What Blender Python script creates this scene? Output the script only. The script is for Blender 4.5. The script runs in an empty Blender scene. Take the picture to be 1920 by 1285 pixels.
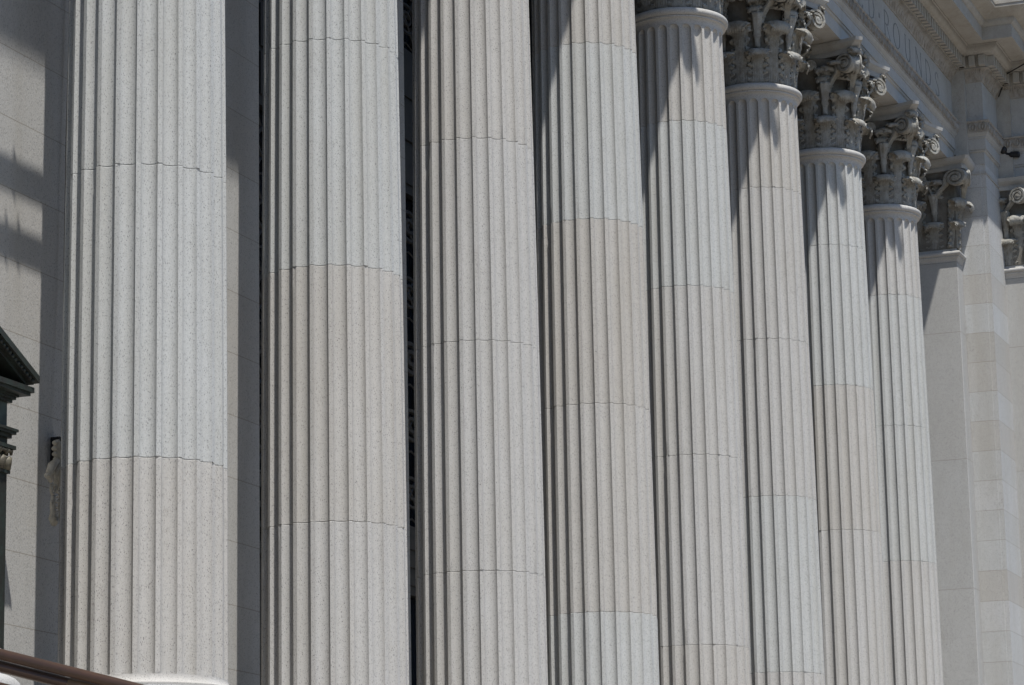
import bpy, bmesh, math, random
from mathutils import Vector, Matrix
random.seed(7)
PI = math.pi
R = math.radians
scene = bpy.context.scene
col = scene.collection

# ------------------------------------------------------------------ camera
CAM = Vector((-24.6025, -12.9590, -4.7261))
rr = Vector((0.356067887, -0.934256746, -0.019493364))
uu = Vector((-0.189136666, -0.092482001, 0.977586007))
dd = Vector((0.915119108, 0.344400074, 0.209632077))
cd = bpy.data.cameras.new('camera'); cam = bpy.data.objects.new('camera', cd); col.objects.link(cam)
M = Matrix.Identity(4)
for i in range(3):
    M[i][0] = rr[i]; M[i][1] = uu[i]; M[i][2] = -dd[i]; M[i][3] = CAM[i]
cam.matrix_world = M
cd.sensor_width = 36.0; cd.sensor_fit = 'HORIZONTAL'; cd.lens = 104.822
cd.clip_start = 0.5; cd.clip_end = 3000
scene.camera = cam

# ------------------------------------------------------------------ light
SUN_AZ = 44.5      # degrees from the facade normal (-Y) towards -X
SUN_EL = 66.8
sdir = Vector((-math.sin(R(SUN_AZ))*math.cos(R(SUN_EL)), -math.cos(R(SUN_AZ))*math.cos(R(SUN_EL)), math.sin(R(SUN_EL))))
sd = bpy.data.lights.new('sun', 'SUN'); sd.energy = 4.2; sd.angle = R(0.6); sd.color = (1.0, 0.955, 0.89)
so = bpy.data.objects.new('sun', sd); col.objects.link(so)
so.rotation_euler = sdir.to_track_quat('Z', 'Y').to_euler(); so.location = (-30, -40, 60)
w = bpy.data.worlds.new('World'); scene.world = w; w.use_nodes = True
nt = w.node_tree; bg = nt.nodes['Background']
sky = nt.nodes.new('ShaderNodeTexSky'); sky.sky_type = 'NISHITA'; sky.sun_disc = False
sky.sun_elevation = R(SUN_EL); sky.sun_rotation = math.atan2(sdir.x, sdir.y)
sky.air_density = 1.0; sky.dust_density = .6; sky.ozone_density = 3.8
nt.links.new(sky.outputs[0], bg.inputs[0]); bg.inputs[1].default_value = 0.085
scene.view_settings.view_transform = 'Standard'; scene.view_settings.look = 'None'
scene.view_settings.gamma = 1.0; scene.view_settings.exposure = 0.45

# ------------------------------------------------------------------ materials
def newmat(name):
    m = bpy.data.materials.new(name); m.use_nodes = True
    return m, m.node_tree, m.node_tree.nodes['Principled BSDF']

def mixc(nt, fac, a, b, mode='MIX'):
    n = nt.nodes.new('ShaderNodeMix'); n.data_type = 'RGBA'; n.blend_type = mode
    if isinstance(fac, (int, float)): n.inputs[0].default_value = fac
    else: nt.links.new(fac, n.inputs[0])
    for i, v in ((6, a), (7, b)):
        if isinstance(v, (tuple, list)): n.inputs[i].default_value = (v[0], v[1], v[2], 1)
        else: nt.links.new(v, n.inputs[i])
    return n.outputs[2]

def math_(nt, op, a, b=None, c=None):
    n = nt.nodes.new('ShaderNodeMath'); n.operation = op
    for i, v in enumerate((a, b, c)):
        if v is None: continue
        if isinstance(v, (int, float)): n.inputs[i].default_value = v
        else: nt.links.new(v, n.inputs[i])
    return n.outputs[0]

def maprange(nt, v, a, b, c, d):
    n = nt.nodes.new('ShaderNodeMapRange')
    nt.links.new(v, n.inputs[0])
    for i, x in enumerate((a, b, c, d)): n.inputs[i+1].default_value = x
    return n.outputs[0]

def noise(nt, vec, scale, detail=2, rough=.5):
    n = nt.nodes.new('ShaderNodeTexNoise'); n.inputs['Scale'].default_value = scale
    n.inputs['Detail'].default_value = detail; n.inputs['Roughness'].default_value = rough
    nt.links.new(vec, n.inputs['Vector']); return n.outputs['Fac']

def granite(name, c, joints=None, fleck=1.0, tints=None, stain=0.6, grime=0.0, bump=0.35, flsc=1.0, coarse=False):
    """speckled pale granite; joints=(period, offset) draws mortar courses by height"""
    m, nt, b = newmat(name)
    g = nt.nodes.new('ShaderNodeNewGeometry'); pos = g.outputs['Position']
    mp = nt.nodes.new('ShaderNodeMapping'); mp.inputs['Rotation'].default_value = (0.75, 0.55, 0.2)
    mp.inputs['Scale'].default_value = (1.35, 1.35, 0.55); nt.links.new(pos, mp.inputs[0]); v = mp.outputs[0]
    base = c
    out = None
    # course tint
    if joints and tints:
        sep = nt.nodes.new('ShaderNodeSeparateXYZ'); nt.links.new(pos, sep.inputs[0])
        q = math_(nt, 'DIVIDE', math_(nt, 'SUBTRACT', sep.outputs[2], joints[1]), joints[0])
        wn = nt.nodes.new('ShaderNodeTexWhiteNoise'); wn.noise_dimensions = '1D'
        nt.links.new(math_(nt, 'FLOOR', q), wn.inputs['W'])
        rmp = nt.nodes.new('ShaderNodeValToRGB'); nt.links.new(wn.outputs[0], rmp.inputs[0])
        rmp.color_ramp.interpolation = 'CONSTANT'
        els = rmp.color_ramp.elements
        for i, t in enumerate(tints):
            e = els[0] if i == 0 else (els[1] if i == 1 else els.new(i/len(tints)))
            e.position = i/len(tints); e.color = (t[0], t[1], t[2], 1)
        out = rmp.outputs[0]
    else:
        out = None
    cc = out if out is not None else base
    # cloudy tone
    n1 = noise(nt, v, 1.3, 5, .6)
    cc = mixc(nt, maprange(nt, n1, .3, .75, .0, .36*stain+.10), cc, (c[0]*.80, c[1]*.77, c[2]*.72))
    n1b = noise(nt, v, 4.2, 4, .6)
    cc = mixc(nt, maprange(nt, n1b, .46, .70, 0, .22), cc, (c[0]*.78, c[1]*.76, c[2]*.73))
    # fine crystals
    n2 = noise(nt, v, 70*flsc, 3, .7)
    cc = mixc(nt, maprange(nt, n2, .35, .7, .0, .30), cc, (c[0]*.68, c[1]*.68, c[2]*.69))
    n2b = noise(nt, v, 28*flsc, 3, .7)
    cc = mixc(nt, maprange(nt, n2b, .45, .65, .0, .16), cc, (min(1, c[0]*1.2), min(1, c[1]*1.19), min(1, c[2]*1.17)))
    # dark mica flecks
    for sc, thr, rad, amt in ((70, .58, .34, .95), (140, .50, .38, .7), (30, .94, .19, .9)):
        vo = nt.nodes.new('ShaderNodeTexVoronoi'); vo.inputs['Scale'].default_value = sc*flsc
        nt.links.new(v, vo.inputs['Vector'])
        sepc = nt.nodes.new('ShaderNodeSeparateColor'); nt.links.new(vo.outputs['Color'], sepc.inputs[0])
        a = math_(nt, 'GREATER_THAN', sepc.outputs[0], thr)
        d = maprange(nt, vo.outputs['Distance'], rad*.6, rad, 1.0, 0.0)
        f = math_(nt, 'MULTIPLY', math_(nt, 'MULTIPLY', a, d), amt*fleck)
        cc = mixc(nt, f, cc, (c[0]*.33, c[1]*.33, c[2]*.34))
    # sparse weathering blots and rusty stain
    n6 = noise(nt, v, 6.5, 6, .8)
    cc = mixc(nt, maprange(nt, n6, .70, .76, 0, .7*stain), cc, (c[0]*.42, c[1]*.41, c[2]*.40))
    n3 = noise(nt, v, 3.1, 8, .72)
    cc = mixc(nt, maprange(nt, n3, .66, .74, 0, .35*stain), cc, (c[0]*.5, c[1]*.48, c[2]*.45))
    mp2 = nt.nodes.new('ShaderNodeMapping'); mp2.inputs['Scale'].default_value = (2.4, 2.4, .18); nt.links.new(pos, mp2.inputs[0])
    n4 = noise(nt, mp2.outputs[0], 1.0, 5, .6)
    cc = mixc(nt, maprange(nt, n4, .48, .72, 0, .50*stain+grime*.4), cc, (c[0]*.72, c[1]*.67, c[2]*.58))
    # thin dark veins crossing the stone here and there
    mpv = nt.nodes.new('ShaderNodeMapping'); mpv.inputs['Rotation'].default_value = (.3, .7, .5); mpv.inputs['Scale'].default_value = (1, 1, .5); nt.links.new(pos, mpv.inputs[0])
    nv = noise(nt, mpv.outputs[0], 1.1, 6, .62)
    vn = maprange(nt, math_(nt, 'ABSOLUTE', math_(nt, 'SUBTRACT', nv, .5)), .0, .0045, 1.0, 0.0)
    vm = maprange(nt, noise(nt, pos, .55, 2), .52, .60, 0, .5*stain)
    cc = mixc(nt, math_(nt, 'MULTIPLY', vn, vm), cc, (c[0]*.38, c[1]*.36, c[2]*.33))
    if grime:
        n5 = noise(nt, pos, 5.5, 6, .7)
        cc = mixc(nt, maprange(nt, n5, .42, .66, 0, grime), cc, (c[0]*.42, c[1]*.36, c[2]*.29))
    if joints:
        sep2 = nt.nodes.new('ShaderNodeSeparateXYZ'); nt.links.new(pos, sep2.inputs[0])
        wob = math_(nt, 'MULTIPLY', math_(nt, 'SUBTRACT', noise(nt, pos, 3, 3), .5), .006)
        q2 = math_(nt, 'DIVIDE', math_(nt, 'ADD', math_(nt, 'SUBTRACT', sep2.outputs[2], joints[1]), wob), joints[0])
        fr = math_(nt, 'FRACT', q2)
        dist = math_(nt, 'MULTIPLY', math_(nt, 'MINIMUM', fr, math_(nt, 'SUBTRACT', 1.0, fr)), joints[0])
        jm = maprange(nt, dist, .0025, .0075, .55, 0.0)
        cc = mixc(nt, jm, cc, (c[0]*.42, c[1]*.36, c[2]*.28))
    nt.links.new(cc, b.inputs['Base Color'])
    b.inputs['Roughness'].default_value = .82
    b.inputs['Specular IOR Level'].default_value = .25
    bp = nt.nodes.new('ShaderNodeBump'); bp.inputs['Strength'].default_value = bump; bp.inputs['Distance'].default_value = .012
    nb = noise(nt, v, 60, 4, .7)
    if coarse:
        nb = math_(nt, 'ADD', math_(nt, 'MULTIPLY', nb, .5), math_(nt, 'MULTIPLY', noise(nt, pos, 19, 3, .6), 1.6))
    nt.links.new(nb, bp.inputs['Height']); nt.links.new(bp.outputs[0], b.inputs['Normal'])
    return m

COOL = (.466, .480, .478); NEUT = (.464, .463, .455); WARM = (.457, .450, .434); WARM2 = (.448, .437, .417)
G_COOL = granite('granite_cool', COOL)
G_NEUT = granite('granite_neutral', NEUT)
G_WARM = granite('granite_warm', WARM)
G_WARM2 = granite('granite_warm_dark', WARM2)
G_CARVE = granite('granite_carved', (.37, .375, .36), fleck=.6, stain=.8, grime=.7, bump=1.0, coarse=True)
G_BELL = granite('granite_recess_shade_bell', (.20, .195, .18), fleck=.3, stain=.8, grime=.6, bump=.6)  # bell colour darkened to put recess shade behind the capital leaves
G_TRIM = granite('granite_trim', (.42, .425, .42), fleck=.6, stain=.8, grime=.15)
G_BAND = granite('granite_ornament_band', (.38, .37, .35), fleck=.5, stain=.9, grime=.55)
G_CORN = granite('granite_cornice', (.41, .405, .385), fleck=.6, stain=.8, grime=.25)
G_PIER = granite('granite_pier_courses', (.46, .465, .46), joints=(.695, 0.002), tints=[(.50, .50, .49), (.485, .48, .465), (.495, .495, .485), (.49, .48, .46)])
G_BLOCK = granite('granite_quoin_courses', (.45, .455, .45), joints=(.607, 0.68), tints=[(.485, .50, .505), (.415, .405, .38), (.465, .475, .475), (.44, .43, .41), (.50, .51, .515)])
G_ANTA = granite('granite_anta', (.42, .425, .42), joints=(2.60, .12), tints=[(.42, .425, .42), (.435, .44, .435), (.415, .415, .405)])
G_MORTAR = granite('mortar', (.14, .115, .09), fleck=0)
G_STEP = granite('granite_steps', (.42, .375, .32), fleck=.8)

def simple(name, c, rough=.5, metal=0.0, var=.3, sc=8, c2=None, spec=.5):
    m, nt, b = newmat(name)
    g = nt.nodes.new('ShaderNodeNewGeometry')
    n = noise(nt, g.outputs['Position'], sc, 5, .65)
    c2 = c2 or tuple(x*.55 for x in c)
    cc = mixc(nt, maprange(nt, n, .35, .7, 0, var*2), c, c2)
    nt.links.new(cc, b.inputs['Base Color']); b.inputs['Roughness'].default_value = rough
    b.inputs['Metallic'].default_value = metal; b.inputs['Specular IOR Level'].default_value = spec
    bp = nt.nodes.new('ShaderNodeBump'); bp.inputs['Strength'].default_value = .2; bp.inputs['Distance'].default_value = .004
    nt.links.new(n, bp.inputs['Height']); nt.links.new(bp.outputs[0], b.inputs['Normal'])
    return m
M_BRONZE = simple('dark_bronze', (.030, .030, .028), .5, .3, .4, 12, (.035, .055, .048))
M_BRONZE2 = simple('grille_bronze', (.020, .021, .022), .55, .2, .4, 14)
M_VERD = simple('verdigris_panel', (.06, .085, .08), .7, 0, .4, 9, (.03, .04, .04))
M_GILT = simple('weathered_gilt', (.15, .135, .095), .6, .1, .5, 22, (.05, .045, .035))
M_PALE = simple('pale_weathered_bronze', (.56, .53, .46), .65, 0, .3, 25, (.26, .24, .20))
M_RAIL = simple('brown_rail_metal', (.070, .037, .023), .4, .2, .5, 5, (.045, .028, .020))
M_RAIL2 = simple('ochre_rail_sleeve', (.20, .125, .065), .5, .1, .4, 9)
M_BLACK = simple('black_plastic', (.012, .011, .013), .5, 0, .3, 20)
M_CABLE = simple('black_cable', (.02, .019, .019), .6, 0, .2, 20)
M_WIRE = simple('brown_wire', (.10, .075, .06), .6, .1, .2, 20)
M_LETTER = simple('letter_groove_shade', (.215, .225, .23), .9, 0, .5, 18)  # dark colour of the raised strips stands in for shade inside cut letters
M_ASPH = simple('asphalt', (.055, .054, .052), .9, 0, .4, 3)
M_PAVE = simple('pavement', (.36, .30, .235), .85, 0, .25, 1.5)
m, nt, b = newmat('window_glass'); b.inputs['Base Color'].default_value = (.010, .013, .018, 1)
b.inputs['Roughness'].default_value = .12; b.inputs['Specular IOR Level'].default_value = .5
g = nt.nodes.new('ShaderNodeNewGeometry'); bp = nt.nodes.new('ShaderNodeBump'); bp.inputs['Strength'].default_value = .15
nt.links.new(noise(nt, g.outputs['Position'], 1.2, 2), bp.inputs['Height']); nt.links.new(bp.outputs[0], b.inputs['Normal'])
M_GLASS = m

# ------------------------------------------------------------------ helpers
def meshobj(name, verts, faces, mat, parent=None, smooth=False, loc=None, rz=0):
    me = bpy.data.meshes.new(name); me.from_pydata([tuple(v) for v in verts], [], faces); me.update()
    bm = bmesh.new(); bm.from_mesh(me); bmesh.ops.recalc_face_normals(bm, faces=bm.faces); bm.to_mesh(me); bm.free()
    if smooth:
        for p in me.polygons: p.use_smooth = True
    me.materials.append(mat)
    o = bpy.data.objects.new(name, me); col.objects.link(o)
    if parent: o.parent = parent
    if loc is not None: o.location = loc
    if rz: o.rotation_euler = (0, 0, rz)
    return o

def instance(src, parent, loc=(0, 0, 0), rz=0, scale=None, name=None):
    o = src.copy(); col.objects.link(o); o.parent = parent; o.location = loc; o.rotation_euler = (0, 0, rz)
    if scale: o.scale = scale
    for k in ('label', 'category', 'group', 'kind'):
        if k in o: del o[k]
    return o

def thing(name, label, cat, loc=(0, 0, 0), group=None):
    o = bpy.data.objects.new(name, None); col.objects.link(o); o.location = loc; o.empty_display_size = .3
    o['label'] = label; o['category'] = cat
    if group: o['group'] = group
    return o

def tag(o, label=None, cat=None, group=None, kind=None):
    for k, v in (('label', label), ('category', cat), ('group', group), ('kind', kind)):
        if v: o[k] = v
    return o

class MB:
    def __init__(s): s.v = []; s.f = []
    def add(s, vs, fs):
        k = len(s.v); s.v += [Vector(v) for v in vs]; s.f += [tuple(i+k for i in f) for f in fs]
    def box(s, x0, x1, y0, y1, z0, z1):
        s.add([(x0, y0, z0), (x1, y0, z0), (x1, y1, z0), (x0, y1, z0), (x0, y0, z1), (x1, y0, z1), (x1, y1, z1), (x0, y1, z1)],
              [(0, 3, 2, 1), (4, 5, 6, 7), (0, 1, 5, 4), (1, 2, 6, 5), (2, 3, 7, 6), (3, 0, 4, 7)])
    def cbox(s, x0, x1, y0, y1, z0, z1, c=.012):
        """box with chamfered vertical and top/bottom edges"""
        vs = []; fs = []
        for (z, k) in ((z0, c), (z0+c, 0), (z1-c, 0), (z1, c)):
            a = c
            xs0, xs1, ys0, ys1 = x0+k, x1-k, y0+k, y1-k
            vs += [(xs0+a, ys0, z), (xs1-a, ys0, z), (xs1, ys0+a, z), (xs1, ys1-a, z), (xs1-a, ys1, z), (xs0+a, ys1, z), (xs0, ys1-a, z), (xs0, ys0+a, z)]
        for r in range(3):
            for i in range(8):
                j = (i+1) % 8; fs.append((r*8+i, r*8+j, r*8+8+j, r*8+8+i))
        fs.append(tuple(range(7, -1, -1))); fs.append(tuple(range(24, 32)))
        s.add(vs, fs)
    def tube(s, pts, rad, n=8, cap=True, up=None):
        pts = [Vector(p) for p in pts]
        rads = rad if isinstance(rad, (list, tuple)) else [rad]*len(pts)
        vs = []; fs = []
        ref = Vector((0, 0, 1))
        prev = None
        for i, p in enumerate(pts):
            t = (pts[min(i+1, len(pts)-1)] - pts[max(i-1, 0)])
            if t.length < 1e-9: t = Vector((0, 0, 1))
            t.normalize()
            if prev is None:
                a = t.cross(ref)
                if a.length < .05: a = t.cross(Vector((1, 0, 0)))
                a.normalize()
            else:
                a = prev - t*prev.dot(t); a.normalize()
            prev = a; bb = t.cross(a)
            for k in range(n):
                th = 2*PI*k/n; vs.append(p + (a*math.cos(th) + bb*math.sin(th))*rads[i])
        for i in range(len(pts)-1):
            for k in range(n):
                j = (k+1) % n; fs.append((i*n+k, i*n+j, i*n+n+j, i*n+n+k))
        if cap:
            fs.append(tuple(range(n-1, -1, -1))); fs.append(tuple(range((len(pts)-1)*n, len(pts)*n)))
        s.add(vs, fs)
    def lathe(s, prof, n=64, c=(0, 0)):
        vs = []; fs = []
        for r, z in prof:
            for k in range(n):
                th = 2*PI*k/n; vs.append((c[0]+r*math.cos(th), c[1]+r*math.sin(th), z))
        for i in range(len(prof)-1):
            for k in range(n):
                j = (k+1) % n; fs.append((i*n+k, i*n+j, i*n+n+j, i*n+n+k))
        fs.append(tuple(range(n-1, -1, -1))); fs.append(tuple(range((len(prof)-1)*n, len(prof)*n)))
        s.add(vs, fs)
    def ball(s, c, r, n=10, sz=(1, 1, 1)):
        prof = [(math.sin(PI*i/n)*r*sz[0]+1e-4, -math.cos(PI*i/n)*r*sz[2]) for i in range(n+1)]
        vs = []; fs = []
        for rr_, z in prof:
            for k in range(12):
                th = 2*PI*k/12; vs.append((c[0]+rr_*math.cos(th), c[1]+rr_*math.sin(th)*sz[1]/sz[0], c[2]+z))
        for i in range(n):
            for k in range(12):
                j = (k+1) % 12; fs.append((i*12+k, i*12+j, i*12+12+j, i*12+12+k))
        s.add(vs, fs)
    def build(s, name, mat, parent=None, smooth=False, loc=None, rz=0):
        return meshobj(name, s.v, s.f, mat, parent, smooth, loc, rz)

def autosmooth(o, ang=40):
    me = o.data
    for p in me.polygons: p.use_smooth = True
    bm = bmesh.new(); bm.from_mesh(me); lim = R(ang)
    for e in bm.edges:
        if len(e.link_faces) == 2:
            e.smooth = e.calc_face_angle(0) < lim
    bm.to_mesh(me); bm.free()
    return o

# ------------------------------------------------------------------ column
Z_BASE = -2.05; Z_CAP = 9.635; Z_TOP = 11.48
def crad(z):
    t = max(0.0, (z+2.786)/12.343)
    return .7857*(1-.1033*t**1.8)
NFL = 24
def ring(z, e=1.0, dr=0.0, ed=None):
    """fluted section at height z; e = how far the flute is open (0..1)"""
    r = crad(z)+dr; pts = []
    per = 2*PI/NFL; hf = per*.385
    e = max(e, .02)
    for k in range(NFL):
        c = k*per
        for t in (-.5, ):
            pass
        # fillet corner, flute arc, fillet corner
        pts.append((r*math.cos(c-hf*e-.001), r*math.sin(c-hf*e-.001), z))
        for j in range(1, 8):
            a = -PI/2+PI*j/8
            off = math.sin(a)*hf*e; dep = math.cos(a)*hf*r*.80*min(1, e if ed is None else ed)
            rr_ = r-dep
            pts.append((rr_*math.cos(c+off), rr_*math.sin(c+off), z))
        pts.append((r*math.cos(c+hf*e+.001), r*math.sin(c+hf*e+.001), z))
        # one point in the middle of the fillet
        pts.append((r*math.cos(c+per/2), r*math.sin(c+per/2), z))
    return pts
NR = NFL*10

def build_drum(z0, z1, mat, parent, top_closed=False, bot_closed=False, rz=0):
    jd = .008; jh = .0036
    secs = []
    if bot_closed:
        zf = z0
        secs.append((zf, 1, 0)); secs.append((zf+.02, 1, 0))
    else:
        secs += [(z0, 1, -jd), (z0+.001, 1, -jd), (z0+jh, 1, -.002), (z0+jh+.004, 1, 0)]
    n = 13
    za = secs[-1][0]
    zb = z1-.075 if top_closed else z1-jh-.004
    for i in range(1, n): secs.append((za+(zb-za)*i/n, 1, 0))
    if top_closed:
        for s in (0, .15, .35, .6, .8, .92, 1.0): secs.append((zb+.075*s, math.sqrt(max(0, 1-s*s)), 0))
    else:
        secs += [(zb, 1, 0), (z1-jh, 1, -.002), (z1-.001, 1, -jd), (z1, 1, -jd)]
    vs = []; fs = []
    rw = random.Random(int(z0*1000)+int(parent.location.x*77))
    chips = [(rw.randrange(NFL), rw.choice((0, 8)), rw.uniform(z0, z1)) for _ in range(10)]
    for sc_ in secs:
        rg = ring(*sc_); z_ = sc_[0]
        near = min(z_-z0, z1-z_) < jh+.006
        for i_ in range(NR):
            x_, y_, zz_ = rg[i_]; m_ = i_ % 10
            q = 1.0
            if m_ in (0, 8, 9):
                q -= rw.uniform(0, .0022)
                if near and rw.random() < .10: q -= rw.uniform(.004, .016)
            if near: zz_ += rw.uniform(-.0018, .0018)*(1 if not (top_closed and z_ > z1-.1) and not (bot_closed and z_ < z0+.3) else 0)
            rg[i_] = (x_*q, y_*q, zz_)
        vs += rg
    for i in range(len(secs)-1):
        for k in range(NR):
            j = (k+1) % NR; fs.append((i*NR+k, i*NR+j, i*NR+NR+j, i*NR+NR+k))
    fs.append(tuple(range(NR-1, -1, -1))); fs.append(tuple(range((len(secs)-1)*NR, len(secs)*NR)))
    o = meshobj('drum', vs, fs, mat, parent)
    me = o.data
    for p in me.polygons: p.use_smooth = True
    bm = bmesh.new(); bm.from_mesh(me)
    for e in bm.edges:
        if len(e.link_faces) == 2:
            hz = e.verts[0].index//NR == e.verts[1].index//NR
            e.smooth = e.calc_face_angle(0) < (R(6) if hz else R(32))
    bm.to_mesh(me); bm.free()
    return o

def arc(cx, cz, r, a0, a1, n, rx=None):
    rx = rx or r
    return [(cx+rx*math.cos(R(a0+(a1-a0)*i/n)), cz+r*math.sin(R(a0+(a1-a0)*i/n))) for i in range(n+1)]

# --- shared column pieces
FL_TOP = 9.37
rN = crad(9.37)
necking_prof = [(rN, FL_TOP), (rN, 9.385)] + [(rN+.052*(1-math.cos(R(a))), 9.385+.085*math.sin(R(a))) for a in (15, 30, 45, 60, 75, 88)] + [(.762, 9.472), (.764, 9.494), (.752, 9.497)] + arc(.742, 9.557, .060, -88, 88, 12) + [(.742, 9.622), (.70, 9.625), (.70, 9.64)]
base_prof = [(.83, -2.84+.32), (.93, -2.515)] + arc(.93, -2.40, .115, -90, 90, 10) + [(.93, -2.28), (.90, -2.275), (.90, -2.255)] + [(.90-.05*math.sin(R(a)), -2.255+.055*a/180) for a in range(20, 180, 20)] + [(.89, -2.195), (.89, -2.18)] + arc(.875, -2.125, .055, -90, 90, 8) + [(.86, -2.066), (.86, -2.052), (.845, -2.05)]
apoph_prof = [(.86, -2.0505), (.86, -2.035)] + [(.861-.0755*math.sin(R(a)), -2.034+.080*(1-math.cos(R(a)))) for a in (5, 20, 35, 50, 65, 80, 90)]

# --- carved leaf (local: +X outward, Y lateral, Z up, bell radius wrap)
def leaf_mesh(H, hw, out, curl, Rw=.74, lean=.05, ribs=4, seed=0, flat=False, th=0, turn=215):
    rnd = random.Random(seed)
    NU, NV = 33, 46
    vs = []; fs = []
    zc = H-curl
    L1 = zc; L2 = curl*R(turn)
    path = []
    for i in range(NV+1):
        s = (L1+L2)*i/NV
        if s <= L1:
            t = s/L1
            r = .012 + lean*t + (out-curl*2.0-lean-.012)*t**3.0
            z = s
            path.append((r, z, t*.72, 0))
        else:
            a = (s-L1)/L2
            ph = PI - R(turn)*a
            cr = curl*(1-.38*a)
            cx = (out-curl)
            path.append((cx+cr*math.cos(ph)*1.0, zc+cr*1.0*math.sin(ph), .72+.28*a, a))
    # normals along path
    for i, (r, z, v, a) in enumerate(path):
        p0 = path[max(0, i-1)]; p1 = path[min(NV, i+1)]
        tx, tz = p1[0]-p0[0], p1[1]-p0[1]; ln = math.hypot(tx, tz) or 1
        nx, nz = tz/ln, -tx/ln      # outward
        # width profile
        w = hw*(.92-.12*math.sin(min(v/.72, 1)*PI*.9)+.10*(v/.72)**6) if v < .72 else hw*(1.02*(1-.42*a**2.0))
        # ragged lobes
        lob = abs(math.sin(v*PI*(7.6 if H > .8 else 5.0)+.3))
        ser = .60+.40*lob**.55
        fine = 1+.09*math.sin(v*PI*38)
        if a > 0: ser = .93+.07*abs(math.sin(v*PI*16)) 
        for j in range(NU+1):
            u = -1+2*j/NU
            au = abs(u)
            edge = max(0, (au-.40)/.60); edge = edge*edge*(3-2*edge)
            ww = w*(1-(1-ser*fine)*edge)
            y = u*ww
            # ribs in the middle, eyes and folds towards the edges
            rib = .009*math.cos(u*PI*ribs*3.1)*(1-edge)*(1 if a < .1 else max(.15, 1-(a-.1)*3))
            fold = edge*(-.065*(1-lob) + .036*lob)*(1-.85*min(1, a*4))
            vein = edge*.012*math.sin((v*26+au*6)*PI*.8)
            cup = -.035*au**2*(1-min(1, a*3))
            scal = 0
            if i >= NV-2: scal = .016*math.cos(u*PI*8)
            dn = rib+fold+vein+cup-th
            bmp = min(1, a*3.0)*max(0, 1-a*.8); rr_ = r+nx*dn-curl*.45*au**2.4*bmp; zz = z+nz*dn-scal-curl*.55*au**2.2*bmp-(.010*abs(math.sin(u*PI*5)) if a > .45 else 0)
            if flat: X, Y = rr_, y
            else:
                an = y/(Rw+.06); keep = max(0.0, min(1.0, (r-.05)/.16))
                Xw = (Rw+rr_)*math.cos(an)-Rw; Yw = (Rw+rr_)*math.sin(an)
                X = Xw*(1-keep*.5)+rr_*keep*.5; Y = Yw*(1-keep*.5)+y*keep*.5
            vs.append((X, Y, zz))
    W = NU+1
    for i in range(NV):
        for j in range(NU):
            fs.append((i*W+j, i*W+j+1, i*W+W+j+1, i*W+W+j))
    # little drilled eyes: dark pits are real holes punched between lobes
    holes = set()
    for k in range(1, 6):
        i = int((k/6.0)/ (1.0) * NV * .62)
        for sgn in (-1, 1):
            j = int((NU)*(.5+sgn*.27))
            holes.add((i, j)); holes.add((i+1, j)); holes.add((i, j+sgn))
    iT = int(NV*.80)
    holes.add((iT, int(NU*.30))); holes.add((iT, int(NU*.68)))
    fs = [f for idx, f in enumerate(fs) if (idx//NU, idx % NU) not in holes]
    return vs, fs, NU, NV

def leaf_obj(name, mat, th=.024, **kw):
    vo, fo, NU, NV = leaf_mesh(th=0, **kw)
    vi, _, _, _ = leaf_mesh(th=th, **kw)
    n = len(vo); W = NU+1
    vs = vo+vi; fs = list(fo)+[tuple(n+i for i in reversed(f)) for f in fo]
    rim = [j for j in range(W)]+[i*W+NU for i in range(1, NV+1)]+[NV*W+j for j in range(NU-1, -1, -1)]+[i*W for i in range(NV-1, 0, -1)]
    for k in range(len(rim)):
        p, q = rim[k], rim[(k+1) % len(rim)]; fs.append((p, n+p, n+q, q))
    me = bpy.data.meshes.new(name); me.from_pydata(vs, [], fs); me.update()
    for p in me.polygons: p.use_smooth = True
    me.materials.append(mat)
    return me

def mesh_to(name, me, parent, loc, rz, scale=None):
    o = bpy.data.objects.new(name, me); col.objects.link(o); o.parent = parent; o.location = loc; o.rotation_euler = (0, 0, rz)
    if scale: o.scale = scale
    return o

KL = dict(H=.535, hw=.215, out=.245, curl=.088, lean=.02, ribs=4, seed=1, turn=205)
KU = dict(H=1.0, hw=.205, out=.345, curl=.112, lean=.04, ribs=4, seed=2, turn=245)
LEAF_LOW = leaf_obj('acanthus_leaf', G_CARVE, **KL)
LEAF_UP = leaf_obj('acanthus_leaf', G_CARVE, **KU)
LEAF_LOWF = leaf_obj('acanthus_leaf', G_CARVE, flat=True, **KL)
LEAF_UPF = leaf_obj('acanthus_leaf', G_CARVE, flat=True, **KU)

def ribbon(mb, A, B, zlist, w0, w1, thick, offs=None):
    pass

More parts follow.
